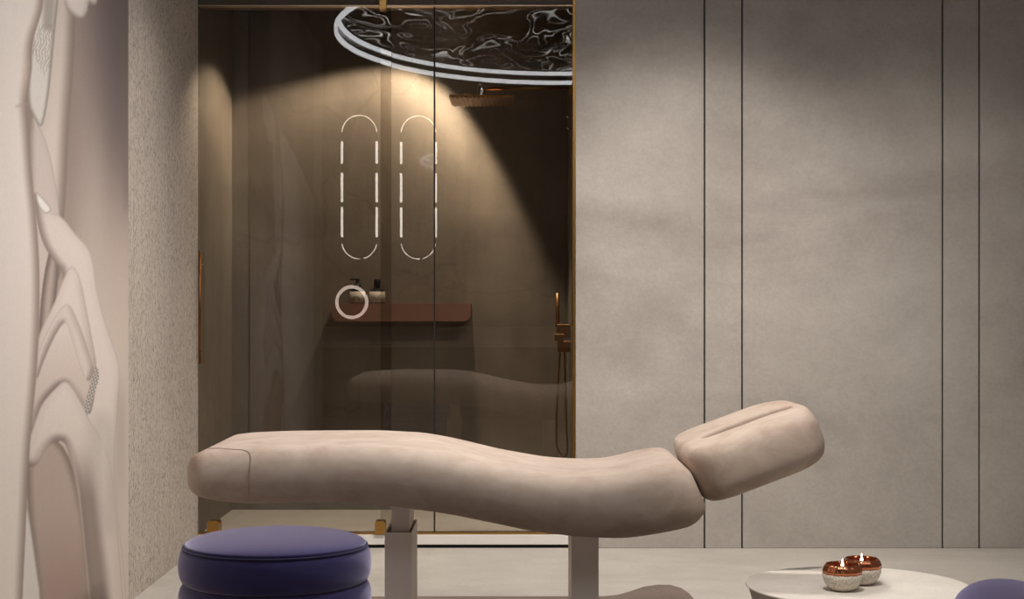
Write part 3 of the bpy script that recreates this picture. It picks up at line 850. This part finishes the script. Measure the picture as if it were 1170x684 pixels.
def make_mirror(px, label):
    x = (px-585)*kv; z = CAMZ-(214-HOR)*kv; w = 21*kv; h = 83*kv; s = h-w
    t = thing('capsule_mirror', label, 'mirror', (x, YR+.001, z), 0, 'lit capsule mirrors over the vanity')
    def outline(a, n=24):
        return [(a*math.cos(q), s+a*math.sin(q)) for q in np.linspace(0, PI, n)]+[(a*math.cos(q), -s+a*math.sin(q)) for q in np.linspace(PI, 2*PI, n)]
    def slab(a, y0, y1, m, nm):
        b = bmesh.new(); O = outline(a); A = [b.verts.new((p[0], y0, p[1])) for p in O]; B = [b.verts.new((p[0], y1, p[1])) for p in O]
        b.faces.new(A); b.faces.new(B[::-1])
        for i in range(len(O)): b.faces.new((A[i], A[(i+1) % len(O)], B[(i+1) % len(O)], B[i]))
        return obj(nm, b, m, t)
    slab(w-.006, 0, .02, M['lacquer'], 'housing')
    slab(w-.026, .02, .024, M['mirror'], 'mirror_glass')
    # lit strip broken by short gaps
    per = [('a', 10, 170), ('l', None, None)]
    def seg(pts, r): return obj('light_strip', tube(bmesh.new(), pts, r, 6, ry=.004), M['ledwarm'], t)
    a = w-.010
    seg([(a*math.cos(q), .022, s+a*math.sin(q)) for q in np.linspace(math.radians(4), math.radians(176), 24)], .008)
    seg([(a*math.cos(q), .022, -s+a*math.sin(q)) for q in np.linspace(PI*1.04, PI*1.52, 14)], .009)
    seg([(a*math.cos(q), .022, -s+a*math.sin(q)) for q in np.linspace(PI*1.58, PI*1.96, 12)], .008)
    zz = lambda py: CAMZ-(py-HOR)*kv-z
    for sg in (-1, 1):
        for p0, p1 in ((162, 187), (198, 231), (237, 271)):
            seg([(sg*a, .022, zz(p1)), (sg*a, .022, zz(p0))], .011)
make_mirror(411, 'tall capsule mirror with a broken light edge, left one mirrored in the glass')
make_mirror(478, 'tall capsule mirror with a broken light edge, right one mirrored in the glass')
def make_vanity():
    kc = (2*(D+.03)+.1)/F
    zt_ = CAMZ-(374-HOR)*kc; z0 = CAMZ-(397-HOR)*kc
    t = thing('vanity_unit', 'long pale floating vanity counter, a faint band mirrored in the shower glass', 'vanity', (0, YR, 0))
    obj('counter', bx(-1.75, 2.2, .001, .44, zt_-.03, zt_, .003, 1), M['counter'], t)
    for i in range(4):
        x0 = -1.74+i*.985; d = obj('drawer', bx(x0+.003, x0+.98, .001, .43, z0, zt_-.031, .002, 1), M['counter'], t)
        obj('pull', bx(x0+.3, x0+.68, .43, .436, z0+.02, z0+.028), M['gold'], d)
    # round lit makeup mirror
    km = (2*(D+.01)+.3)/F; x = (402-585)*km; z = CAMZ-(345-HOR)*km; R = 17.2*km
    m = thing('makeup_mirror', 'round makeup mirror with glowing ring, mirrored in the glass before the shelf', 'mirror', (x, -.30, zt_), .12)
    b = bmesh.new(); tube(b, [(R*math.cos(q), 0, z-zt_+R*math.sin(q)) for q in np.linspace(0, 2*PI, 64, endpoint=False)], .017, 8, True, ry=.008)
    obj('light_ring', b, M['ledpink'], m, True)
    b = bmesh.new(); A = [b.verts.new((R*.96*math.cos(q), -.004, z-zt_+R*.96*math.sin(q))) for q in np.linspace(0, 2*PI, 48, endpoint=False)]
    B = [b.verts.new((v.co.x, .004, v.co.z)) for v in A]; b.faces.new(A); b.faces.new(B[::-1])
    for i in range(48): b.faces.new((A[i], A[(i+1) % 48], B[(i+1) % 48], B[i]))
    obj('mirror_glass', b, M['mirror'], m)
    obj('stem', tube(bmesh.new(), [(0, -.01, .01), (0, -.01, z-zt_-R)], .006, 10), M['gold'], m, True)
    obj('foot', lathe(bmesh.new(), [(.06, 0), (.06, .008), (.01, .012)], 32), M['gold'], m, True)
make_vanity()
